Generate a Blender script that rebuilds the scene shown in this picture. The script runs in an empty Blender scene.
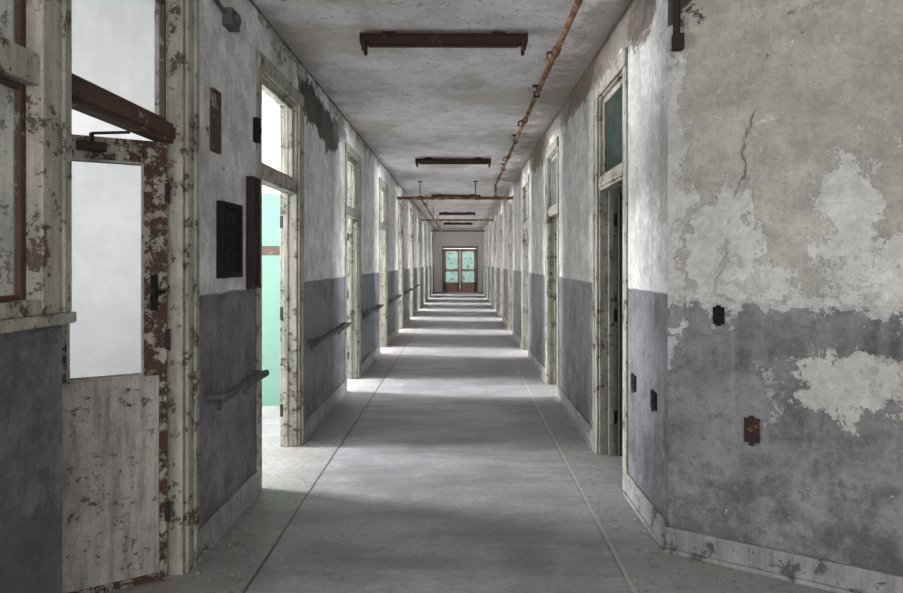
import bpy, bmesh, math, random
from mathutils import Vector, Matrix
random.seed(7)
scene = bpy.context.scene
try:
    scene.view_settings.view_transform = 'Standard'
except Exception:
    pass

XL, XR = -1.35, 1.09
T = 0.14
H = 3.2
CAM = 1.52
YEND = 31.0
YBACK = -3.2

# ------------------------------------------------------------ node helper
class NT:
    def __init__(s, name):
        s.mat = bpy.data.materials.new(name); s.mat.use_nodes = True
        s.t = s.mat.node_tree; s.t.nodes.clear()
        s.out = s.t.nodes.new('ShaderNodeOutputMaterial')
        s.b = s.t.nodes.new('ShaderNodeBsdfPrincipled')
        s.t.links.new(s.b.outputs[0], s.out.inputs[0])
        g = s.t.nodes.new('ShaderNodeNewGeometry'); s.P = g.outputs['Position']
        sp = s.t.nodes.new('ShaderNodeSeparateXYZ'); s.t.links.new(s.P, sp.inputs[0])
        s.x, s.y, s.z = sp.outputs
    def put(s, inp, v):
        if isinstance(v, bpy.types.NodeSocket): s.t.links.new(v, inp)
        elif isinstance(v, (tuple, list)):
            n = len(inp.default_value)
            v = tuple(v)
            if n == 4 and len(v) == 3: v = v + (1,)
            inp.default_value = v
        else: inp.default_value = v
    def m(s, op, a, b=0.0, clamp=False):
        n = s.t.nodes.new('ShaderNodeMath'); n.operation = op; n.use_clamp = clamp
        s.put(n.inputs[0], a); s.put(n.inputs[1], b); return n.outputs[0]
    def vm(s, op, a, b):
        n = s.t.nodes.new('ShaderNodeVectorMath'); n.operation = op
        s.put(n.inputs[0], a); s.put(n.inputs[1], b)
        return n.outputs['Value'] if op in ('LENGTH', 'DISTANCE') else n.outputs[0]
    def noise(s, scale, detail=5, rough=0.6, vec=None, col=False, dist=0.0):
        n = s.t.nodes.new('ShaderNodeTexNoise')
        s.put(n.inputs['Vector'], vec if vec is not None else s.P)
        n.inputs['Scale'].default_value = scale; n.inputs['Detail'].default_value = detail
        n.inputs['Roughness'].default_value = rough; n.inputs['Distortion'].default_value = dist
        return n.outputs['Color' if col else 'Fac']
    def warp(s, scale, amt, rough=0.7):
        v = s.vm('SUBTRACT', s.noise(scale, 6, rough, col=True), (0.5, 0.5, 0.5))
        return s.vm('MULTIPLY', v, (amt, amt, amt))
    def cracks(s, scale, wv, w=0.012):
        n = s.t.nodes.new('ShaderNodeTexVoronoi'); n.feature = 'DISTANCE_TO_EDGE'
        s.put(n.inputs['Vector'], s.vm('ADD', s.P, wv)); n.inputs['Scale'].default_value = scale
        return s.rng(n.outputs['Distance'], w*0.4, w, 1, 0)
    def rng(s, v, a, b, c=0.0, d=1.0):
        n = s.t.nodes.new('ShaderNodeMapRange'); n.clamp = True
        s.put(n.inputs[0], v)
        for i, q in enumerate((a, b, c, d)): n.inputs[i+1].default_value = q
        return n.outputs[0]
    def mix(s, f, a, b, mode='MIX'):
        n = s.t.nodes.new('ShaderNodeMix'); n.data_type = 'RGBA'; n.blend_type = mode
        s.put(n.inputs[0], f); s.put(n.inputs[6], a); s.put(n.inputs[7], b); return n.outputs[2]
    def gray(s, v):
        n = s.t.nodes.new('ShaderNodeCombineColor')
        for i in range(3): s.put(n.inputs[i], v)
        return n.outputs[0]
    def bump(s, h, strength=0.4, dist=0.01):
        n = s.t.nodes.new('ShaderNodeBump'); n.inputs['Strength'].default_value = strength
        n.inputs['Distance'].default_value = dist; s.put(n.inputs['Height'], h)
        s.t.links.new(n.outputs[0], s.b.inputs['Normal'])
    def fin(s, col, rough=0.8, metal=0.0):
        s.put(s.b.inputs['Base Color'], col); s.put(s.b.inputs['Roughness'], rough)
        s.put(s.b.inputs['Metallic'], metal)
        s.b.inputs['Specular IOR Level'].default_value = 0.3
        return s.mat
    def ell(s, c, r, wob, edge=0.05):
        v = s.vm('SUBTRACT', s.P, c); v = s.vm('ADD', v, wob)
        v = s.vm('DIVIDE', v, r)
        n = s.t.nodes.new('ShaderNodeVectorMath'); n.operation = 'LENGTH'; s.put(n.inputs[0], v)
        return s.rng(n.outputs['Value'], 1-edge, 1+edge, 1, 0), s.rng(n.outputs['Value'], 1.0, 1.1, 1, 0)

def wall_mat(name, white, alt, alt_lo, low, patches=(), bz=1.35, chips=0.62, topdirt=1.0, lowchip=0.68, simple=False, crack=True):
    s = NT(name)
    n2 = s.noise(5.0, 7, 0.76)
    if simple:
        zz = s.m('ADD', s.z, s.m('MULTIPLY', s.m('SUBTRACT', n2, 0.5), 0.06))
        col = s.mix(s.rng(zz, bz-0.01, bz+0.01), low, white)
        col = s.mix(s.m('MULTIPLY', s.rng(n2, 0.45, 0.75, 0, 0.35), s.rng(s.z, bz, bz+0.1)), col, tuple(q*0.75 for q in alt))
        return s.fin(col, 0.9)
    n1 = s.noise(1.1, 5, 0.62); n3 = s.noise(30, 4, 0.75)
    st = s.noise(1.0, 5, 0.65, vec=s.vm('MULTIPLY', s.P, (10, 10, 0.8)))
    wob = s.warp(5.5, 0.62, 0.78)
    up = s.mix(s.rng(n1, alt_lo, alt_lo+0.03), white, alt)
    up = s.mix(s.rng(n2, 0.42, 0.60, 0.0, 0.65), up, tuple(q*0.58 for q in alt))
    up = s.mix(s.rng(st, 0.50, 0.74, 0, 0.45), up, (0.28, 0.26, 0.23))
    lo = s.mix(s.rng(n2, 0.40, 0.60), low, tuple(c*0.48 for c in low))
    lo = s.mix(s.rng(st, 0.48, 0.72, 0, 0.45), lo, tuple(min(1, c*1.9) for c in low))
    lo = s.mix(s.rng(n1, 0.45, 0.60, 0, 0.45), lo, tuple(min(1, c*1.7) for c in low))
    c8 = s.noise(11, 8, 0.8)
    lo = s.mix(s.rng(c8, 0.53, 0.60, 0, 0.5), lo, tuple(c*0.35 for c in low))
    # grime rising from the floor
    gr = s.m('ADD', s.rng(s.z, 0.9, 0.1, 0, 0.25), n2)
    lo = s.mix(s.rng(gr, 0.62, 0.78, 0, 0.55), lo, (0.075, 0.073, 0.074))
    lo = s.mix(s.rng(c8, lowchip-0.04, lowchip-0.025), lo, (0.44, 0.435, 0.42))
    zz = s.m('ADD', s.z, s.m('MULTIPLY', s.m('SUBTRACT', n2, 0.5), 0.05))
    bm_ = s.rng(zz, bz-0.006, bz+0.006)
    col = s.mix(bm_, lo, up)
    h = s.m('MULTIPLY', bm_, 0.3)
    ch = s.rng(c8, chips, chips+0.012)
    chm = s.m('MULTIPLY', ch, bm_)
    col = s.mix(chm, col, (0.22, 0.195, 0.165))
    lig = s.rng(c8, 0.385, 0.37)
    col = s.mix(s.m('MULTIPLY', s.m('MULTIPLY', lig, bm_), 0.6), col, (0.80, 0.80, 0.79))
    sk = s.rng(n3, 0.64, 0.655); col = s.mix(s.m('MULTIPLY', sk, 0.5), col, (0.10, 0.09, 0.08))
    h = s.m('SUBTRACT', h, s.m('MULTIPLY', chm, 0.6))
    if crack:
        cr = s.m('MULTIPLY', s.m('MULTIPLY', s.cracks(0.9, s.warp(6, 0.16), 0.006), s.rng(n1, 0.49, 0.54)), bm_)
        col = s.mix(s.m('MULTIPLY', cr, 0.7), col, (0.14, 0.12, 0.10))
        h = s.m('SUBTRACT', h, s.m('MULTIPLY', cr, 1.0))
    td = s.m('ADD', s.m('MULTIPLY', s.rng(s.z, 2.65, 3.2), 0.24*topdirt), s.m('ADD', s.m('MULTIPLY', n1, 0.5), s.m('MULTIPLY', c8, 0.5)))
    tdm = s.rng(td, 0.715, 0.73)
    col = s.mix(s.m('MULTIPLY', tdm, 0.75), col, (0.19, 0.155, 0.12))
    h = s.m('SUBTRACT', h, tdm)
    for (c, r, pc, amt) in patches:
        mk, rim = s.ell(c, r, wob)
        col = s.mix(s.m('MULTIPLY', rim, 0.16), col, (0.18, 0.165, 0.15))  # darker rim round each patch, edge shade painted in for flaky depth
        pcol = s.mix(s.rng(n2, 0.40, 0.62), pc, tuple(q*0.78 for q in pc))
        col = s.mix(s.m('MULTIPLY', mk, amt), col, pcol)
        h = s.m('SUBTRACT', h, s.m('MULTIPLY', mk, 0.35))
    col = s.mix(1.0, col, s.gray(s.rng(n3, 0.3, 0.7, 0.80, 1.10)), 'MULTIPLY')
    h = s.m('ADD', h, s.m('MULTIPLY', n3, 0.5)); h = s.m('ADD', h, s.m('MULTIPLY', n2, 1.3))
    s.bump(h, 0.8, 0.014)
    return s.fin(col, s.rng(bm_, 0, 1, 0.6, 0.9))

WHT = (0.78, 0.77, 0.765); LOW = (0.165, 0.168, 0.182)
DK = (0.065, 0.055, 0.045)
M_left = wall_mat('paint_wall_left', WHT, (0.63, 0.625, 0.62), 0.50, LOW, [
    ((XL, 5.6, 2.95), (0.35, 0.42, 0.18), DK, 0.95), ((XL, 6.3, 2.86), (0.35, 0.55, 0.19), DK, 0.9),
    ((XL, 6.9, 2.98), (0.35, 0.40, 0.12), (0.2, 0.19, 0.17), 0.8),
    ((XL, 1.5, 0.45), (0.4, 1.2, 0.32), (0.06, 0.062, 0.066), 0.55)], crack=False)  # last patch: wainscot below the sidelight painted darker for grime and weaker light
def aw(u, z): return (1.09+0.857*u, 3.27-0.515*u, z)
PW = (0.64, 0.635, 0.62)
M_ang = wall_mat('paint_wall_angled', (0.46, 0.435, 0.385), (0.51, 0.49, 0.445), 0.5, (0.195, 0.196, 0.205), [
    (aw(0.28, 1.58), (0.17, 0.17, 0.34), PW, 0.9), (aw(0.43, 1.44), (0.16, 0.16, 0.10), PW, 0.9),
    (aw(0.80, 1.70), (0.11, 0.11, 0.38), PW, 0.9), (aw(0.95, 1.46), (0.28, 0.28, 0.13), PW, 0.9),
    (aw(0.0, 2.1), (0.10, 0.10, 1.2), PW, 0.75),
    (aw(0.65, 1.34), (0.9, 0.9, 0.04), PW, 0.7),
    (aw(0.82, 0.95), (0.22, 0.22, 0.17), (0.55, 0.54, 0.51), 0.9), (aw(1.1, 0.98), (0.2, 0.2, 0.12), (0.55, 0.54, 0.51), 0.9),
    (aw(0.49, 0.86), (0.035, 0.035, 0.22), (0.46, 0.455, 0.44), 0.7), (aw(0.0, 2.98), (0.15, 0.15, 0.22), DK, 0.9)],
    bz=1.315, chips=0.66, topdirt=0.6)
M_right = wall_mat('paint_wall_right', (0.71, 0.70, 0.68), (0.58, 0.565, 0.54), 0.52, (0.185, 0.187, 0.20), [
    ((XR, 3.75, 3.02), (0.3, 0.26, 0.18), (0.17, 0.14, 0.12), 0.9), ((XR, 5.4, 3.08), (0.3, 0.9, 0.14), (0.24, .19, .15), 0.85),
    ((XR, 8.6, 3.0), (0.3, 1.0, 0.18), (0.24, .18, .13), 0.8)], topdirt=1.5, crack=False)
M_room = wall_mat('paint_room_white', (0.78, 0.775, 0.765), (0.72, 0.71, 0.70), 0.5, (0.76, 0.755, 0.745), bz=0.3, simple=True)
M_green = wall_mat('paint_room_green', (0.66, 0.68, 0.66), (0.52, 0.60, 0.55), 0.5, (0.13, 0.235, 0.185), bz=2.25, simple=True)
M_dkroom = wall_mat('paint_room_dark_green', (0.12, 0.15, 0.13), (0.10, 0.12, 0.11), 0.5, (0.07, 0.085, 0.078), bz=1.4, simple=True)

def m_ceiling():
    s = NT('ceiling_plaster')
    n1 = s.noise(0.7, 5, 0.62); n2 = s.noise(3.2, 7, 0.76); n3 = s.noise(30, 4, 0.75); n4 = s.noise(10, 8, 0.82)
    c = s.mix(s.rng(n1, 0.40, 0.60), (0.84, 0.835, 0.845), (0.70, 0.69, 0.70))
    c = s.mix(s.rng(n2, 0.46, 0.58, 0, 0.55), c, (0.54, 0.525, 0.52))
    c = s.mix(s.rng(n4, 0.575, 0.595, 0, 0.7), c, (0.29, 0.25, 0.22))
    c = s.mix(s.rng(s.m('ADD', n1, s.m('MULTIPLY', n2, 0.3)), 0.68, 0.78, 0, 0.55), c, (0.44, 0.40, 0.35))
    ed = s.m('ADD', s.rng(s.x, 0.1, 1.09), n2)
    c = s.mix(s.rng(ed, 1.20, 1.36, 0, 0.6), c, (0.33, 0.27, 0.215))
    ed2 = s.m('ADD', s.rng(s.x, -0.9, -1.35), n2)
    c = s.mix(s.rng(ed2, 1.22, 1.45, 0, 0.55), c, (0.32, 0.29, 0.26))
    c = s.mix(1.0, c, s.gray(s.rng(n3, 0.3, 0.7, 0.82, 1.08)), 'MULTIPLY')
    s.bump(s.m('ADD', s.m('MULTIPLY', n4, 1.2), n2), 0.7, 0.014)
    return s.fin(c, 0.9)
M_ceil = m_ceiling()

def m_floor():
    s = NT('floor_concrete')
    n1 = s.noise(0.9, 5, 0.6); n2 = s.noise(4.5, 7, 0.76); n3 = s.noise(45, 4, 0.75); n16 = s.noise(16, 7, 0.8)
    sc = s.noise(1.0, 5, 0.68, vec=s.vm('MULTIPLY', s.P, (1.2, 5, 1)))
    c = s.mix(s.rng(n1, 0.38, 0.62), (0.335, 0.338, 0.355), (0.225, 0.225, 0.232))
    c = s.mix(s.rng(n2, 0.45, 0.60, 0, 0.5), c, (0.39, 0.388, 0.39))
    c = s.mix(s.rng(sc, 0.44, 0.62, 0, 0.5), c, (0.155, 0.150, 0.148))
    c = s.mix(s.rng(n16, 0.53, 0.62, 0, 0.35), c, (0.14, 0.135, 0.13))
    lb = s.m('LESS_THAN', s.x, -1.0); rb = s.m('GREATER_THAN', s.x, 0.785)
    bd = s.m('ADD', lb, rb, True)
    c = s.mix(s.m('MULTIPLY', bd, s.rng(n2, 0.35, 0.6, 0.2, 0.7)), c, (0.29, 0.27, 0.245))
    sp = s.rng(n16, 0.54, 0.62, 0, 0.65)
    c = s.mix(s.m('MULTIPLY', sp, bd), c, (0.12, 0.105, 0.09))
    wx = s.m('ADD', s.x, s.m('MULTIPLY', s.m('SUBTRACT', n2, 0.5), 0.02))
    jl = s.rng(s.m('ABSOLUTE', s.m('ADD', wx, 1.0)), 0.004, 0.011, 1, 0)
    jr = s.rng(s.m('ABSOLUTE', s.m('SUBTRACT', wx, 0.785)), 0.003, 0.008, 1, 0)
    jr2 = s.rng(s.m('ABSOLUTE', s.m('SUBTRACT', wx, 0.80)), 0.004, 0.014, 1, 0)
    c = s.mix(s.m('MULTIPLY', jl, s.rng(n2, 0.35, 0.6, 0.95, 0.6)), c, (0.045, 0.04, 0.035))
    c = s.mix(s.m('MULTIPLY', jr2, 0.5), c, (0.50, 0.49, 0.47))
    c = s.mix(s.m('MULTIPLY', jr, s.rng(n2, 0.4, 0.6, 0.7, 0.1)), c, (0.10, 0.09, 0.085))
    c = s.mix(1.0, c, s.gray(s.rng(n3, 0.3, 0.7, 0.80, 1.16)), 'MULTIPLY')
    h = s.m('SUBTRACT', s.m('ADD', s.m('MULTIPLY', n3, 0.5), s.m('MULTIPLY', n2, 0.4)), s.m('MULTIPLY', jl, 1.5))
    s.bump(h, 0.35, 0.006)
    return s.fin(c, s.rng(n2, 0.3, 0.7, 0.40, 0.62))
M_floor = m_floor()

def m_chip(name, base, chip, thr=0.58, scale=7, dirt=0.0, rough=0.7, metal=0):
    s = NT(name)
    n = s.noise(scale, 7, 0.8); n2 = s.noise(scale*0.35, 4, 0.6); n3 = s.noise(55, 3, 0.75)
    v = s.m('ADD', s.m('MULTIPLY', n, 0.7), s.m('MULTIPLY', n2, 0.3))
    mk = s.rng(v, thr, thr+0.015)
    c = s.mix(s.rng(n2, 0.3, 0.7), base, tuple(q*0.75 for q in base))
    if dirt:
        st = s.noise(1.0, 5, 0.7, vec=s.vm('MULTIPLY', s.P, (22, 22, 3)))
        c = s.mix(s.rng(st, 0.42, 0.7, 0, dirt), c, tuple(q*0.38 for q in base))
        c = s.mix(s.rng(n3, 0.56, 0.64, 0, dirt*0.7), c, tuple(q*0.4 for q in base))
    c = s.mix(mk, c, s.mix(n3, chip, tuple(q*0.5 for q in chip)))
    c = s.mix(1.0, c, s.gray(s.rng(n3, 0.3, 0.7, 0.82, 1.10)), 'MULTIPLY')
    s.bump(s.m('SUBTRACT', s.m('MULTIPLY', n3, 0.4), mk), 0.7, 0.006)
    return s.fin(c, rough, metal)
M_cream = m_chip('cream_trim_paint', (0.44, 0.42, 0.36), (0.13, 0.10, 0.075), 0.55, 17, 0.8)
M_leaf = m_chip('chipped_door_paint', (0.42, 0.395, 0.36), (0.14, 0.09, 0.07), 0.575, 32, 0.95)
M_leafbad = m_chip('badly_chipped_door_paint', (0.37, 0.335, 0.285), (0.075, 0.036, 0.025), 0.495, 20, 0.6)
M_red = m_chip('redbrown_sash_paint', (0.085, 0.05, 0.038), (0.30, 0.26, 0.22), 0.57, 16, 0.4)
M_brown = m_chip('dark_brown_paint', (0.03, 0.02, 0.016), (0.10, 0.07, 0.055), 0.6, 12)
M_black = m_chip('black_enamel', (0.008, 0.008, 0.008), (0.05, 0.04, 0.03), 0.6, 20, rough=0.85)
M_rust = m_chip('rusty_pipe_metal', (0.18, 0.085, 0.045), (0.48, 0.31, 0.16), 0.51, 8, rough=0.75, metal=0.2)
M_fixt = m_chip('rusty_fixture_enamel', (0.042, 0.020, 0.017), (0.20, 0.11, 0.08), 0.57, 10, rough=0.6)
M_base = m_chip('baseboard_cement', (0.36, 0.355, 0.35), (0.14, 0.13, 0.12), 0.565, 13, 0.7)
M_rail = m_chip('handrail_grey_paint', (0.11, 0.11, 0.12), (0.05, 0.042, 0.038), 0.56, 14)
M_plast = m_chip('plaster_chip', (0.48, 0.47, 0.44), (0.26, 0.24, 0.22), 0.55, 20)
M_dgreen = m_chip('dark_green_door_paint', (0.045, 0.055, 0.05), (0.15, 0.12, 0.10), 0.6, 9)
M_cornice = m_chip('cornice_strip', (0.13, 0.12, 0.11), (0.35, 0.33, 0.30), 0.52, 9)

def m_glass(name, tint, op):
    s = NT(name)
    tr = s.t.nodes.new('ShaderNodeBsdfTransparent'); tr.inputs[0].default_value = (*tint, 1)
    mx = s.t.nodes.new('ShaderNodeMixShader')
    s.b.inputs['Base Color'].default_value = (tint[0]*.6, tint[1]*.6, tint[2]*.6, 1)
    s.b.inputs['Roughness'].default_value = 0.15
    f = s.rng(s.noise(4, 6, 0.7), 0.35, 0.7, op*0.5, op*1.3)
    s.put(mx.inputs[0], f)
    s.t.links.new(tr.outputs[0], mx.inputs[1]); s.t.links.new(s.b.outputs[0], mx.inputs[2])
    s.t.links.new(mx.outputs[0], s.out.inputs[0]); return s.mat
M_glass = m_glass('dusty_clear_glass', (0.93, 0.94, 0.94), 0.10)
M_gglass = m_glass('green_tinted_glass', (0.22, 0.30, 0.26), 0.35)

# ------------------------------------------------------------ mesh helpers
def nb(): return bmesh.new()
def box(bm, x0, x1, y0, y1, z0, z1):
    x0, x1 = sorted((x0, x1)); y0, y1 = sorted((y0, y1)); z0, z1 = sorted((z0, z1))
    v = [bm.verts.new((x, y, z)) for x in (x0, x1) for y in (y0, y1) for z in (z0, z1)]
    for f in ((0,1,3,2),(4,6,7,5),(0,4,5,1),(2,3,7,6),(0,2,6,4),(1,5,7,3)):
        bm.faces.new([v[i] for i in f])
def cyl(bm, p0, p1, r, n=14, r2=None):
    p0, p1 = Vector(p0), Vector(p1); d = p1-p0
    q = d.to_track_quat('Z', 'Y').to_matrix().to_4x4()
    mt = Matrix.Translation((p0+p1)/2) @ q
    bmesh.ops.create_cone(bm, cap_ends=True, segments=n, radius1=r, radius2=(r if r2 is None else r2), depth=d.length, matrix=mt)
def sph(bm, p, r, u=12, sc=(1,1,1)):
    bmesh.ops.create_uvsphere(bm, u_segments=u, v_segments=8, radius=r, matrix=Matrix.Translation(p) @ Matrix.Diagonal((*sc, 1)))
def prism(bm, pts, z0, z1):
    a = [bm.verts.new((x, y, z0)) for x, y in pts]; b = [bm.verts.new((x, y, z1)) for x, y in pts]
    bm.faces.new(a[::-1]); bm.faces.new(b); n = len(pts)
    for i in range(n): bm.faces.new((a[i], a[(i+1) % n], b[(i+1) % n], b[i]))
def obj(bm, name, mat, parent=None, origin=None, bevel=0.0, xf=None, smooth=False):
    bmesh.ops.recalc_face_normals(bm, faces=bm.faces)
    if xf is not None: bmesh.ops.transform(bm, matrix=xf, verts=bm.verts)
    if parent is not None: origin = parent.location
    if origin is None:
        c = [v.co for v in bm.verts]
        origin = Vector(((min(v.x for v in c)+max(v.x for v in c))/2, (min(v.y for v in c)+max(v.y for v in c))/2, min(v.z for v in c)))
    origin = Vector(origin)
    bmesh.ops.translate(bm, vec=-origin, verts=bm.verts)
    me = bpy.data.meshes.new(name); bm.to_mesh(me); bm.free()
    me.materials.append(mat)
    o = bpy.data.objects.new(name, me); scene.collection.objects.link(o)
    if parent is not None: o.parent = parent
    else: o.location = origin
    if bevel:
        b = o.modifiers.new('bevel', 'BEVEL'); b.width = bevel; b.segments = 2; b.limit_method = 'ANGLE'
    if smooth:
        for p in me.polygons: p.use_smooth = True
    return o
def empty(name, loc):
    e = bpy.data.objects.new(name, None); e.location = loc; e.empty_display_size = 0.2
    scene.collection.objects.link(e); return e

# ------------------------------------------------------------ layout
L_doors = [(1.99, 3.13), (4.08, 5.22), (7.2, 8.2), (10.2, 11.2), (13.25, 14.25), (16.3, 17.3), (19.3, 20.3), (22.35, 23.35), (25.4, 26.4), (28.4, 29.4)]
R_doors = [(4.05, 5.0), (6.9, 7.82), (9.9, 10.85), (12.95, 13.9), (16.0, 16.95), (19.0, 19.95), (22.05, 23.0), (25.1, 26.05), (28.1, 29.05)]
DT = 2.86
I = 0.09   # casing to wall opening inset

def side_wall(name, face, d, ystart, openings, mat):
    bm = nb(); y = ystart
    for (a, b, zs, zt) in openings:
        box(bm, face, face+d*T, y, a, 0, H)
        if zs > 0: box(bm, face, face+d*T, a, b, 0, zs)
        box(bm, face, face+d*T, a, b, zt, H)
        y = b
    box(bm, face, face+d*T, y, YEND, 0, H)
    return obj(bm, name, mat)
opL = [(0.85, 2.02, 1.33, DT)] + [(a+I, b-I, 0, DT-0.03) for a, b in L_doors]
opL[1] = (2.10, L_doors[0][1]-I, 0, DT-0.03)
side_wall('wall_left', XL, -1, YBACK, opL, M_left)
side_wall('wall_right', XR, 1, 3.27, [(a+I, b-I, 0, DT-0.03) for a, b in R_doors], M_right)

pA = Vector((1.09, 3.27)); dv = Vector((0.857, -0.515)); nrm = Vector((0.515, 0.857))
pB = pA + dv*2.6
bm = nb(); prism(bm, [pA, pB, pB+nrm*T, pA+nrm*T], 0, H)
obj(bm, 'wall_angled', M_ang)
bm = nb(); box(bm, pB.x, pB.x+T, YBACK, pB.y+0.05, 0, H); obj(bm, 'wall_hall_right', M_right)
bm = nb()
xa, xb = XL-T, pB.x+T
box(bm, xa, -0.9, YBACK-T, YBACK, 0, H); box(bm, 2.9, xb, YBACK-T, YBACK, 0, H)
box(bm, -0.9, 2.9, YBACK-T, YBACK, 0, 0.8); box(bm, -0.9, 2.9, YBACK-T, YBACK, 2.9, H)
obj(bm, 'wall_back', M_right)

bm = nb(); box(bm, -5.2, 5.2, YBACK-T, YEND+3.0, -0.12, 0); obj(bm, 'floor', M_floor)
bm = nb(); box(bm, -5.2, 5.2, YBACK-T, YEND+3.0, H, H+0.12); obj(bm, 'ceiling', M_ceil)

# end wall
bm = nb(); ex0, ex1 = -0.95, 0.85
box(bm, XL, ex0, YEND, YEND+T, 0, H); box(bm, ex1, XR, YEND, YEND+T, 0, H); box(bm, ex0, ex1, YEND, YEND+T, 2.3, H)
obj(bm, 'wall_end', M_room)

def base(name, face, d, spans):
    bm = nb()
    for a, b in spans:
        x0, x1 = face, face-d*0.02
        box(bm, x0, x1, a, b, 0, 0.15)
        box(bm, x0, face-d*0.035, a, b, 0, 0.025)
    return obj(bm, name, M_base, bevel=0.008)
sp = [(YBACK, 2.09)]; 
for i in range(len(L_doors)):
    e = L_doors[i+1][0] if i+1 < len(L_doors) else YEND
    sp.append((L_doors[i][1], e))
base('baseboard_left', XL, -1, sp)
sp = [(3.27, R_doors[0][0])]
for i in range(len(R_doors)):
    e = R_doors[i+1][0] if i+1 < len(R_doors) else YEND
    sp.append((R_doors[i][1], e))
base('baseboard_right', XR, 1, sp)
bm = nb(); q = nrm*-0.02; q2 = nrm*-0.035
prism(bm, [pA, pB, pB+q, pA+q+Vector((-0.012, 0))], 0, 0.13)
prism(bm, [pA, pB, pB+q2, pA+q2+Vector((-0.02, 0))], 0, 0.025)
obj(bm, 'baseboard_angled', M_base, bevel=0.006)

bm = nb(); box(bm, XL, XL+0.010, YBACK, YEND, H-0.014, H); obj(bm, 'trim_1', M_cornice)

# ------------------------------------------------------------ doors
def door(n, face, d, y0, y1, bar_mat=M_cream, glass=None, near=True, zbar=(2.08, 2.19), rec=0.0):
    e = empty('door_%d' % n, (face, (y0+y1)/2, 0))
    a, b = y0+I, y1-I
    px = face-d*0.020
    bm = nb()   # casing
    box(bm, px, face, b-0.015, y1, 0, DT+0.05)
    if near: box(bm, px+d*0.008, face, y0, a+0.005, 0, DT+0.05)
    box(bm, px-d*0.004, face, (y0 if near else a), y1+0.002, DT-0.05, DT+0.06)
    box(bm, px-d*0.010, face, b+0.05, y1+0.005, 0, DT+0.045)
    obj(bm, 'casing', M_cream, e, bevel=0.006)
    bm = nb()   # jamb
    box(bm, face+d*0.001, face+d*T, b-0.03, b, 0, DT-0.03); 
    if near: box(bm, face+d*0.001, face+d*T, a, a+0.012, 0, DT-0.03)
    box(bm, face+d*0.002, face+d*(T-0.001), a, b, DT-0.06, DT-0.03)
    box(bm, face+d*0.07, face+d*0.11, b-0.045, b-0.03, 0, DT-0.06)
    obj(bm, 'jamb', M_cream, e, bevel=0.004)
    bm = nb(); box(bm, face+d*(0.0+rec), face+d*(0.10+rec*0.4), a+(0.012 if near else 0), b-0.03, *zbar)
    box(bm, face-d*0.012+d*rec, face+d*rec, a+0.001, b-0.031, zbar[0]+0.02, zbar[1]-0.02)
    obj(bm, 'transom_bar', bar_mat, e, bevel=0.005)
    bm = nb(); x0, x1 = face+d*(0.03+rec), face+d*(0.06+rec)
    za, zb2 = zbar[1], DT-0.06; aa = a+(0.012 if near else 0); bb = b-0.03
    w = 0.04
    box(bm, x0, x1, aa, aa+w*0.6, za, zb2); box(bm, x0, x1, bb-w*0.6, bb, za, zb2)
    box(bm, x0+d*.001, x1-d*.001, aa, bb, za, za+w*0.6); box(bm, x0+d*.001, x1-d*.001, aa, bb, zb2-w, zb2)
    obj(bm, 'transom_sash', bar_mat, e, bevel=0.003)
    if glass is not None:
        bm = nb(); box(bm, face+d*(0.043+rec), face+d*(0.047+rec), aa+w*.6, bb-w*.6, za+w*.6, zb2-w); obj(bm, 'transom_glass', glass, e)
    bm = nb()
    for zz in (0.3, 1.1, 1.85):
        cyl(bm, (face+d*0.12, b-0.038, zz-0.05), (face+d*0.12, b-0.038, zz+0.05), 0.007, 8)
        box(bm, face+d*0.115, face+d*0.138, b-0.034, b-0.030, zz-0.05, zz+0.05)
    obj(bm, 'hinges', M_brown, e)
    return e

d1 = door(1, XL, -1, 2.01, L_doors[0][1], bar_mat=M_red, glass=M_glass, near=False, zbar=(2.095, 2.19), rec=0.045)
for i, (a, b) in enumerate(L_doors[1:]):
    door(i+2, XL, -1, a, b, glass=None if i % 2 == 0 else M_glass)
nL = len(L_doors)
for i, (a, b) in enumerate(R_doors):
    ee = door(nL+1+i, XR, 1, a, b, glass=M_gglass if i == 0 else (M_glass if i % 2 else None))
    if i in (0, 1, 3):
        mt = M_dgreen if i == 0 else M_cream
        bm = nb(); yb = b-I-0.05
        box(bm, XR+T+0.0, XR+T+0.78, yb-0.04, yb, 0.01, 2.06)
        obj(bm, 'leaf', mt, ee, bevel=0.004)
        bm = nb()
        for z0, z1 in ((0.18, 0.95), (1.1, 1.92)):
            for (c0, c1, e0, e1) in ((0.1, 0.68, z0, z0+0.02), (0.1, 0.68, z1-0.02, z1), (0.1, 0.12, z0, z1), (0.66, 0.68, z0, z1)):
                box(bm, XR+T+c0, XR+T+c1, yb-0.05, yb-0.04, e0, e1)
        sph(bm, (XR+T+0.72, yb-0.075, 1.0), 0.028); cyl(bm, (XR+T+0.72, yb-0.07, 1.0), (XR+T+0.72, yb-0.04, 1.0), 0.012)
        obj(bm, 'leaf_moulding', mt, ee)

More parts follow.
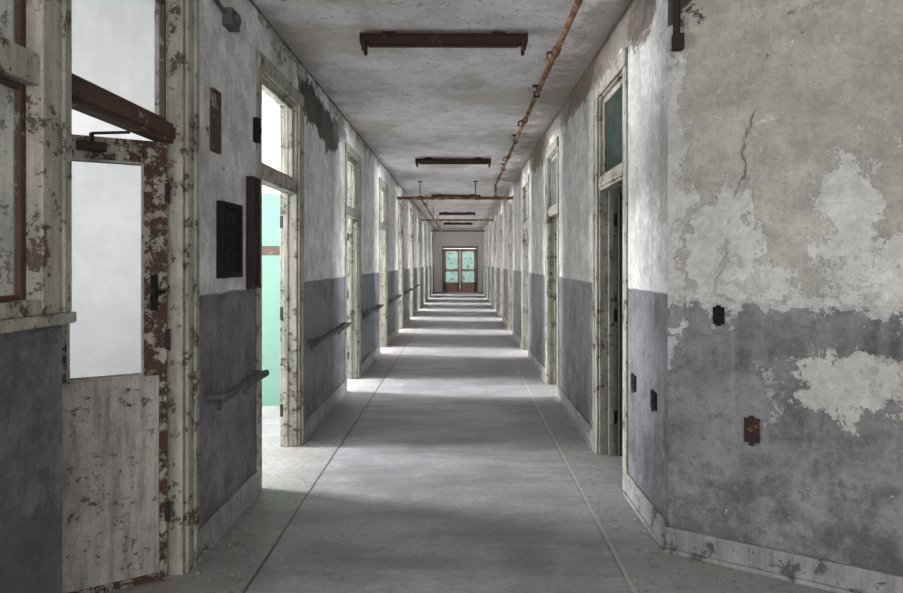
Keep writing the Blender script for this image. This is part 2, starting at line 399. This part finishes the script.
# door 1 glazed leaf
LW, LH, th = 0.55, 2.09, 0.042
hinge = Vector((XL-0.070, L_doors[0][1]-I-0.05, 0))
ang = math.atan2(-0.50, -0.866)
xf = Matrix.Translation(hinge) @ Matrix.Rotation(ang, 4, 'Z')
def leafpart(fn, name, mat, bev=0.004):
    bm = nb(); fn(bm); return obj(bm, name, mat, d1, bevel=bev, xf=xf)
gz0, gz1, gx0, gx1 = 0.985, 1.985, 0.10, 0.405
def f(bm):
    box(bm, 0, gx0, 0, th, gz0, LH); box(bm, gx1, LW, 0, th, gz0, LH); box(bm, gx0, gx1, 0, th, gz1, LH)
    box(bm, 0, 0.035, 0.001, th+0.001, 0.012, gz0); box(bm, 0.035, LW, 0.001, th+0.001, 0.012, 0.05)
leafpart(f, 'leaf_stiles', M_leafbad)
leafpart(lambda bm: box(bm, 0.035, LW, 0, th, 0.05, gz0), 'leaf_lower_panel', M_leaf)
def f(bm):
    for yy in (-0.006, th):
        w = 0.010
        box(bm, gx0, gx0+w, yy, yy+0.006, gz0, gz1); box(bm, gx1-w, gx1, yy, yy+0.006, gz0, gz1)
        box(bm, gx0, gx1, yy, yy+0.006, gz0, gz0+w); box(bm, gx0, gx1, yy, yy+0.006, gz1-w, gz1)
leafpart(f, 'leaf_glazing_bead', M_leaf, 0.002)
leafpart(lambda bm: box(bm, gx0, gx1, th*0.45, th*0.55, gz0, gz1), 'leaf_glass', M_glass, 0)
def f(bm):
    box(bm, 0.04, 0.072, th, th+0.006, 1.29, 1.46)
    cyl(bm, (0.056, th, 1.38), (0.056, th+0.05, 1.38), 0.010); cyl(bm, (0.056, th+0.045, 1.38), (0.012, th+0.045, 1.38), 0.008)
    cyl(bm, (0.056, th, 1.32), (0.056, th+0.012, 1.32), 0.012)
    sph(bm, (0.056, th+0.05, 1.38), 0.02)
leafpart(f, 'leaf_handle', M_black, 0)
def f(bm):
    box(bm, 0.25, 0.37, th, th+0.04, 2.02, 2.06)
    cyl(bm, (0.31, th+0.02, 2.06), (0.31, th+0.02, 2.10), 0.010)
    cyl(bm, (0.31, th+0.02, 2.098), (0.16, th+0.09, 2.105), 0.007)
leafpart(f, 'door_closer_arm', M_brown, 0.003)
def f(bm):
    for zz in (0.33, 1.15, 1.85):
        cyl(bm, (-0.006, th+0.003, zz-0.05), (-0.006, th+0.003, zz+0.05), 0.007, 10)
        box(bm, -0.006, 0.012, th-0.001, th+0.003, zz-0.045, zz+0.045)
leafpart(f, 'leaf_hinges', M_brown, 0)

# sidelight window left of door 1 (window_1)
w1 = empty('window_1', (XL, 1.45, 1.33))
bm = nb()
ya, yb = 0.85, 2.02; px = XL+0.022; ye = 2.10
box(bm, px, XL-T, yb-0.05, ye+0.003, 1.35, DT)
box(bm, px, XL-T, ya-0.09, ya+0.04, 1.35, DT)
box(bm, px+0.002, XL-T-0.002, ya-0.09, ye+0.004, DT-0.06, DT+0.05)
box(bm, XL+0.045, XL-T-0.004, ya-0.1, ye+0.008, 1.315, 1.352)
box(bm, px-0.003, XL-T+0.003, ya+0.04, yb-0.05, 1.352, 1.40)
box(bm, XL+0.012, XL-0.10, ya+0.04, yb-0.05, 2.08, 2.18)
box(bm, XL+0.034, XL+0.02, yb+0.04, ye, 1.352, DT-0.06)
obj(bm, 'window_frame', M_cream, w1, bevel=0.005)
bm = nb(); s0, s1 = XL-0.03, XL-0.055; ya2, yb2 = ya+0.04, yb-0.05
for z0, z1 in ((1.40, 2.08), (2.18, DT-0.06)):
    w = 0.028
    box(bm, s0, s1, ya2, ya2+w, z0, z1); box(bm, s0, s1, yb2-w, yb2, z0, z1)
    box(bm, s0-.001, s1+.001, ya2+w, yb2-w, z0, z0+w*0.6); box(bm, s0-.001, s1+.001, ya2+w, yb2-w, z1-w*.7, z1)
obj(bm, 'window_sash', M_red, w1, bevel=0.004)
bm = nb()
box(bm, XL-0.041, XL-0.045, ya2+0.028, yb2-0.028, 1.415, 2.062); box(bm, XL-0.041, XL-0.045, ya2+0.028, yb2-0.028, 2.195, DT-0.08)
obj(bm, 'window_glass', M_glass, w1)

# ------------------------------------------------------------ side rooms
XO = 4.9
partL = [3.72, 6.55, 9.6, 12.65, 15.7, 18.75, 21.8, 24.8, 27.85]
partR = [5.9, 8.85, 11.9, 14.95, 17.95, 21.0, 24.0, 27.05]
def parts(pl, face, d, side):
    for i, y in enumerate(pl):
        mat = M_room
        if side == 'L' and i == 1: mat = M_green
        if side == 'R' and i == 0: mat = M_dkroom
        bm = nb(); box(bm, face+d*T, d*XO, y, y+0.1, 0, H); obj(bm, 'wall_partition', mat)
parts(partL, XL, -1, 'L'); parts(partR, XR, 1, 'R')
bm = nb(); box(bm, XL-T, -XO, partL[1]-0.02, partL[1], 1.60, 1.69); obj(bm, 'trim_2', M_red)

wn = [2]
LC = (0.955, 0.97, 1.0)
def outer(pl, d, side, ystart, powers):
    bm = nb(); ys = [ystart]+pl+[YEND]
    y = ystart
    wins = []
    for i in range(len(ys)-1):
        c = (ys[i]+ys[i+1])/2 if i else ys[1]-1.6
        if side == 'R' and i == 0: c = ys[1]-1.0
        a, b = c-0.85, c+0.85
        box(bm, d*XO, d*(XO+T), y, a, 0, H); box(bm, d*XO, d*(XO+T), a, b, 0, 0.8); box(bm, d*XO, d*(XO+T), a, b, 2.8, H)
        y = b; wins.append((a, b))
    box(bm, d*XO, d*(XO+T), y, YEND, 0, H)
    obj(bm, 'wall_exterior_left' if side == 'L' else 'wall_exterior_right', M_room)
    for i, (a, b) in enumerate(wins):
        bm = nb(); x0, x1 = d*(XO+0.06), d*(XO+0.11)
        box(bm, x0, x1, a, a+0.05, 0.8, 2.8); box(bm, x0, x1, b-0.05, b, 0.8, 2.8)
        box(bm, x0, x1, a, b, 0.8, 0.86); box(bm, x0, x1, a, b, 2.74, 2.8); box(bm, x0, x1, a, b, 1.78, 1.83)
        obj(bm, 'window_%d' % wn[0], M_cream)
        p = powers[min(i, len(powers)-1)]
        if p:
            l = bpy.data.lights.new('window_daylight_%d' % wn[0], 'AREA'); l.shape = 'RECTANGLE'; l.size = 0.8; l.size_y = 0.9
            l.energy = p; l.color = LC
            lo = bpy.data.objects.new('window_daylight_%d' % wn[0], l); scene.collection.objects.link(lo)
            lo.location = (d*(XO+0.16), (a+b)/2, 2.2)
            lo.rotation_euler = (0, math.radians(74 if d > 0 else -74), 0)
        wn[0] += 1
outer(partL, -1, 'L', YBACK, [165, 640, 1000, 950, 900])
outer(partR, 1, 'R', 3.3, [14, 430, 520, 560])

bm = nb(); 
for x in (-0.9, 0.34, 1.6, 2.85): box(bm, x, x+0.06, YBACK-0.12, YBACK-0.06, 0.8, 2.9)
for z in (0.8, 1.8, 2.84): box(bm, -0.9, 2.9, YBACK-0.12, YBACK-0.06, z, z+0.06)
obj(bm, 'window_%d' % wn[0], M_cream)
l = bpy.data.lights.new('hall_fill_light', 'AREA'); l.shape = 'RECTANGLE'; l.size = 3.7; l.size_y = 2.0; l.energy = 200; l.color = (1.0, 0.985, 0.96)  # lamp added at the unseen window behind the camera to light the foreground
lo = bpy.data.objects.new('hall_fill_light', l); scene.collection.objects.link(lo)
lo.location = (1.0, YBACK-0.16, 1.85); lo.rotation_euler = (math.radians(90), 0, 0)

# ------------------------------------------------------------ end door pair
e = empty('door_%d' % (nL+len(R_doors)+1), (-0.05, YEND, 0))
bm = nb()
for x0, x1 in ((ex0, ex0+0.08), (ex1-0.08, ex1)): box(bm, x0, x1, YEND-0.03, YEND+0.12, 0, 2.3)
box(bm, ex0, ex1, YEND-0.032, YEND+0.12, 2.2, 2.31)
obj(bm, 'frame', M_cream, e)
bm = nb(); gl = nb()
for x0, x1 in ((ex0+0.08, -0.055), (-0.045, ex1-0.08)):
    box(bm, x0, x0+0.11, YEND, YEND+0.05, 0.01, 2.18); box(bm, x1-0.11, x1, YEND, YEND+0.05, 0.01, 2.18)
    box(bm, x0, x1, YEND, YEND+0.05, 0.01, 0.5); box(bm, x0, x1, YEND, YEND+0.05, 2.05, 2.18)
    box(bm, x0, x1, YEND+.001, YEND+0.049, 1.05, 1.15)
    box(gl, x0+0.11, x1-0.11, YEND+0.02, YEND+0.03, 0.5, 2.05)
obj(bm, 'leaves', m_chip('end_door_red_paint', (0.58, 0.30, 0.22), (0.5, 0.42, 0.36), 0.54), e)
obj(gl, 'glass', m_glass('end_glass', (0.52, 0.66, 0.62), 0.4), e)
bm = nb(); box(bm, -1.6, 1.6, YEND+2.6, YEND+2.8, 0, H); obj(bm, 'wall_beyond', M_room)
l = bpy.data.lights.new('end_room_fill_light', 'AREA'); l.size = 1.2; l.energy = 55; l.color = LC  # lamp added behind the end doors to brighten the far end
lo = bpy.data.objects.new('end_room_fill_light', l); scene.collection.objects.link(lo); lo.location = (1.0, YEND+1.4, 2.8); lo.rotation_euler = (0, 0.6, 0)

# ------------------------------------------------------------ ceiling fixtures
def fixture(y, first=False):
    bm = nb(); cx = -0.125; hl = 0.60
    sec = [(-0.055, 0.0), (0.055, 0.0), (0.075, -0.035), (0.03, -0.07), (-0.03, -0.07), (-0.075, -0.035)]
    zt = H-0.02
    a = [bm.verts.new((cx-hl, y+q[0], zt+q[1])) for q in sec]; b = [bm.verts.new((cx+hl, y+q[0], zt+q[1])) for q in sec]
    bm.faces.new(a); bm.faces.new(b[::-1])
    for i in range(6): bm.faces.new((a[i], a[(i+1) % 6], b[(i+1) % 6], b[i]))
    for sx in (-1, 1):
        for oy in (-0.05, 0.05):
            box(bm, cx+sx*(hl-0.005), cx+sx*(hl-0.03), y+oy-0.018, y+oy+0.018, zt-0.125, zt-0.03)
        box(bm, cx+sx*hl, cx+sx*(hl+0.008), y-0.08, y+0.08, zt-0.075, zt)
        box(bm, cx+sx*0.4-0.05, cx+sx*0.4+0.05, y-0.04, y+0.04, zt, H)
    box(bm, cx-hl+0.05, cx+hl-0.05, y-0.012, y+0.012, zt-0.085, zt-0.065)
    return obj(bm, 'fluorescent_light_fixture', M_fixt, bevel=0.004)
for y in (4.55, 10.0, 15.4, 20.8, 26.2): fixture(y)

# ------------------------------------------------------------ sprinkler pipes
pe = empty('sprinkler_pipe', (0.72, 3.0, H))
bm = nb(); zp = H-0.085; X1 = 0.72
cyl(bm, (X1, -1.5, zp), (X1, 12.9, zp), 0.022, 16)
for y in (0.2, 2.4, 4.7, 7.0, 9.4, 11.8):
    cyl(bm, (X1, y-0.05, zp), (X1, y+0.05, zp), 0.033, 12)
cyl(bm, (X1, 12.9, zp+0.02), (X1, 12.9, 2.83), 0.024)
sph(bm, (X1, 12.9, zp), 0.034)
cyl(bm, (XL+0.02, 12.9, 2.85), (XR-0.02, 12.9, 2.85), 0.032, 14)
for x in (-0.85, -0.4, 0.3, X1): cyl(bm, (x-0.05, 12.9, 2.85), (x+0.05, 12.9, 2.85), 0.044, 12)
XLp = -0.85
cyl(bm, (XLp, 12.9, 2.87), (XLp, 27.0, 2.87), 0.028)
for y in (14.5, 17, 20, 23, 26): cyl(bm, (XLp, y-0.06, 2.87), (XLp, y+0.06, 2.87), 0.038, 12)
for y in (20.0, 27.0): cyl(bm, (XL+0.02, y, 2.87), (XR-0.02, y, 2.87), 0.032)
obj(bm, 'pipe_run', M_rust, pe)
bm = nb()
for y in (1.2, 3.6, 5.9, 8.2, 10.6):
    cyl(bm, (X1, y, zp), (X1, y, H), 0.006, 8); box(bm, X1-0.03, X1+0.03, y-0.012, y+0.012, zp-0.028, zp+0.028)
    box(bm, X1-0.04, X1+0.04, y-0.03, y+0.03, H-0.012, H)
for x in (-0.85, 0.3): 
    cyl(bm, (x, 12.9, 2.86), (x, 12.9, H), 0.009, 8); box(bm, x-0.05, x+0.05, 12.85, 12.95, H-0.012, H)
for y in (15.5, 19, 22, 25): cyl(bm, (-0.85, y, 2.87), (-0.85, y, H), 0.008, 8)
obj(bm, 'pipe_hangers', M_brown, pe)
bm = nb()
for (x, y, z) in ((X1, 4.7, zp), (X1, 7.0, zp), (X1, 9.4, zp), (X1, 2.4, zp)):
    cyl(bm, (x, y, z), (x-0.07, y, z-0.01), 0.012, 10); cyl(bm, (x-0.07, y, z-0.01), (x-0.07, y, z-0.05), 0.011, 10)
    cyl(bm, (x-0.07, y, z-0.055), (x-0.07, y, z-0.06), 0.024, 12)
obj(bm, 'sprinkler_heads', M_rust, pe)

# ------------------------------------------------------------ handrails
def handrail(y0, y1, z=0.80, x=XL, off=0.085):
    bm = nb(); rx = x+off
    cyl(bm, (rx, y0, z), (rx, y1, z), 0.022, 14); 
    cyl(bm, (rx, y1, z), (x, y1+0.0, z-0.0), 0.018, 12); cyl(bm, (rx, y0, z), (x, y0, z), 0.018, 12)
    sph(bm, (rx, y0, z), 0.023); sph(bm, (rx, y1, z), 0.023)
    for y in (y0+0.15, y1-0.15):
        cyl(bm, (rx, y, z-0.015), (x+0.005, y, z-0.07), 0.010, 8)
        cyl(bm, (x, y, z-0.07), (x+0.012, y, z-0.07), 0.035, 12)
    return obj(bm, 'handrail', M_rail, smooth=False)
handrail(3.30, 4.02); handrail(5.45, 7.0, 0.82); handrail(8.45, 10.0, 0.82); handrail(11.45, 13.0, 0.82); handrail(14.5, 16.1, .82); handrail(17.5, 19.1, .82)

# ------------------------------------------------------------ left wall boxes
bm = nb()
y0, y1, z0, z1 = 3.42, 3.74, 1.43, 1.86; w = 0.03
box(bm, XL, XL+0.035, y0, y0+w, z0, z1); box(bm, XL, XL+0.035, y1-w, y1, z0, z1)
box(bm, XL, XL+0.034, y0+w, y1-w, z0, z0+w); box(bm, XL, XL+0.034, y0+w, y1-w, z1-w, z1)
box(bm, XL, XL+0.012, y0+w, y1-w, z0+w, z1-w)
for i in range(2):
    for j in range(5):
        yy = y0+0.07+i*0.10; zz = z0+0.07+j*0.06
        box(bm, XL+0.01, XL+0.026, yy, yy+0.08, zz, zz+0.045); box(bm, XL+0.02, XL+0.034, yy+0.03, yy+0.05, zz+0.015, zz+0.03)
obj(bm, 'electrical_panel', M_black, bevel=0.002)
bm = nb()
y0, y1, z0, z1 = 3.89, 4.03, 1.35, 2.06
box(bm, XL, XL+0.05, y0, y0+0.02, z0, z1); box(bm, XL, XL+0.05, y1-0.02, y1, z0, z1)
box(bm, XL, XL+0.049, y0+.02, y1-.02, z0, z0+0.02); box(bm, XL, XL+0.049, y0+.02, y1-.02, z1-0.02, z1)
box(bm, XL, XL+0.03, y0+0.02, y1-0.02, z0+0.02, z1-0.02)
box(bm, XL+0.03, XL+0.038, y0+0.04, y1-0.04, z0+0.06, z0+0.36); box(bm, XL+0.03, XL+0.045, y0+0.06, y0+0.08, 1.80, 1.88)
obj(bm, 'fire_hose_cabinet', M_brown, bevel=0.003)
bm = nb(); box(bm, XL, XL+0.018, 3.33, 3.45, 2.12, 2.46); box(bm, XL+0.018, XL+0.024, 3.35, 3.43, 2.15, 2.43)
obj(bm, 'wall_sign_board', M_red, bevel=0.003)
bm = nb(); box(bm, XL, XL+0.035, 4.02-0.0, 4.07, 2.30, 2.46); cyl(bm, (XL+0.03, 4.045, 2.38), (XL+0.045, 4.045, 2.38), 0.02)
obj(bm, 'door_call_light', M_black, bevel=0.003)
bm = nb(); box(bm, XL, XL+0.06, 3.50, 3.62, 2.86, 2.96); cyl(bm, (XL+0.015, 3.18, 2.98), (XL+0.015, 3.52, 2.93), 0.012); cyl(bm, (XL+0.015, 3.2, 2.98), (XL+0.015, 3.2, H), 0.012)
cyl(bm, (XL+0.06, 3.56, 2.91), (XL+0.08, 3.56, 2.91), 0.03)
obj(bm, 'junction_box', M_rail, bevel=0.003)

def outlet(pos, rot, mat, w=0.07, h=0.115):
    bm = nb()
    box(bm, -w/2, w/2, -0.010, 0.0, -h/2, h/2)
    box(bm, -w*0.36, w*0.36, -0.014, -0.010, -h*0.42, -h*0.05); box(bm, -w*0.36, w*0.36, -0.014, -0.010, h*0.05, h*0.42)
    box(bm, -0.012, 0.012, -0.016, -0.010, h*0.44, h*0.62); box(bm, -0.012, 0.012, -0.016, -0.010, -h*0.62, -h*0.44)
    cyl(bm, (0, -0.010, 0), (0, -0.018, 0), 0.006, 8)
    return obj(bm, 'electrical_outlet', mat, xf=Matrix.Translation(pos) @ Matrix.Rotation(rot, 4, 'Z'), bevel=0.002)
ra = math.atan2(-0.515, 0.857)
outlet((1.09+0.857*0.252, 3.27-0.515*0.252, 1.25), ra, M_black, 0.055, 0.085)
outlet((1.09+0.857*0.405, 3.27-0.515*0.405, 0.69), ra, m_chip('rusted_outlet', (0.03, 0.02, 0.018), (0.28, 0.13, 0.06), 0.54, 30), 0.07, 0.12)
outlet((XR, 3.49, 0.74), math.radians(-90), M_black, 0.09, 0.10)
outlet((XR, 3.90, 0.76), math.radians(-90), M_black, 0.09, 0.10)
bm = nb(); cyl(bm, (1.12, 3.22, 2.66), (1.12, 3.22, H), 0.018); box(bm, 1.10, 1.15, 3.19, 3.24, 2.62, 2.70); box(bm, 1.09, 1.17, 3.2, 3.24, 2.9, 2.93)
obj(bm, 'conduit_stub', M_brown)

# ------------------------------------------------------------ debris
bm = nb()
def chip(x, y, s):
    n = random.randint(4, 6); a0 = random.random()*6.28; hgt = s*random.uniform(0.25, 0.6)
    pts = [(x+math.cos(a0+i*6.283/n)*s*random.uniform(0.6, 1.1), y+math.sin(a0+i*6.283/n)*s*random.uniform(0.6, 1.1)) for i in range(n)]
    prism(bm, pts, 0.0, hgt)
for i in range(800):
    y = 1.6+random.random()**1.5*16
    if random.random() < 0.5: x = XL+0.05+abs(random.gauss(0, 0.12))
    else: x = XR-0.05-abs(random.gauss(0, 0.12))
    if y < 3.5 and x > 0.8: x += random.random()*0.7*(3.3-y) if y < 3.3 else 0
    if x > 1.05 and y > 3.27-(x-1.09)*0.6-0.08: continue
    chip(x, y, random.uniform(0.003, 0.010))
for i in range(160):
    chip(random.uniform(-1.2, 0.95), 1.6+random.random()*9, random.uniform(0.002, 0.005))
obj(bm, 'plaster_debris', M_plast)

# ------------------------------------------------------------ world, camera
w = bpy.data.worlds.new('sky'); scene.world = w; w.use_nodes = True
bg = w.node_tree.nodes['Background']; bg.inputs[0].default_value = (0.85, 0.92, 1.0, 1); bg.inputs[1].default_value = 1.0
cd = bpy.data.cameras.new('camera'); cam = bpy.data.objects.new('camera', cd); scene.collection.objects.link(cam)
cam.location = (0, 0, CAM); cam.rotation_euler = (math.radians(90), 0, 0)
cd.sensor_width = 36; cd.lens = 620*36/903.0
cd.shift_x = -9.5/903; cd.shift_y = -34.5/903; cd.clip_start = 0.05
scene.camera = cam
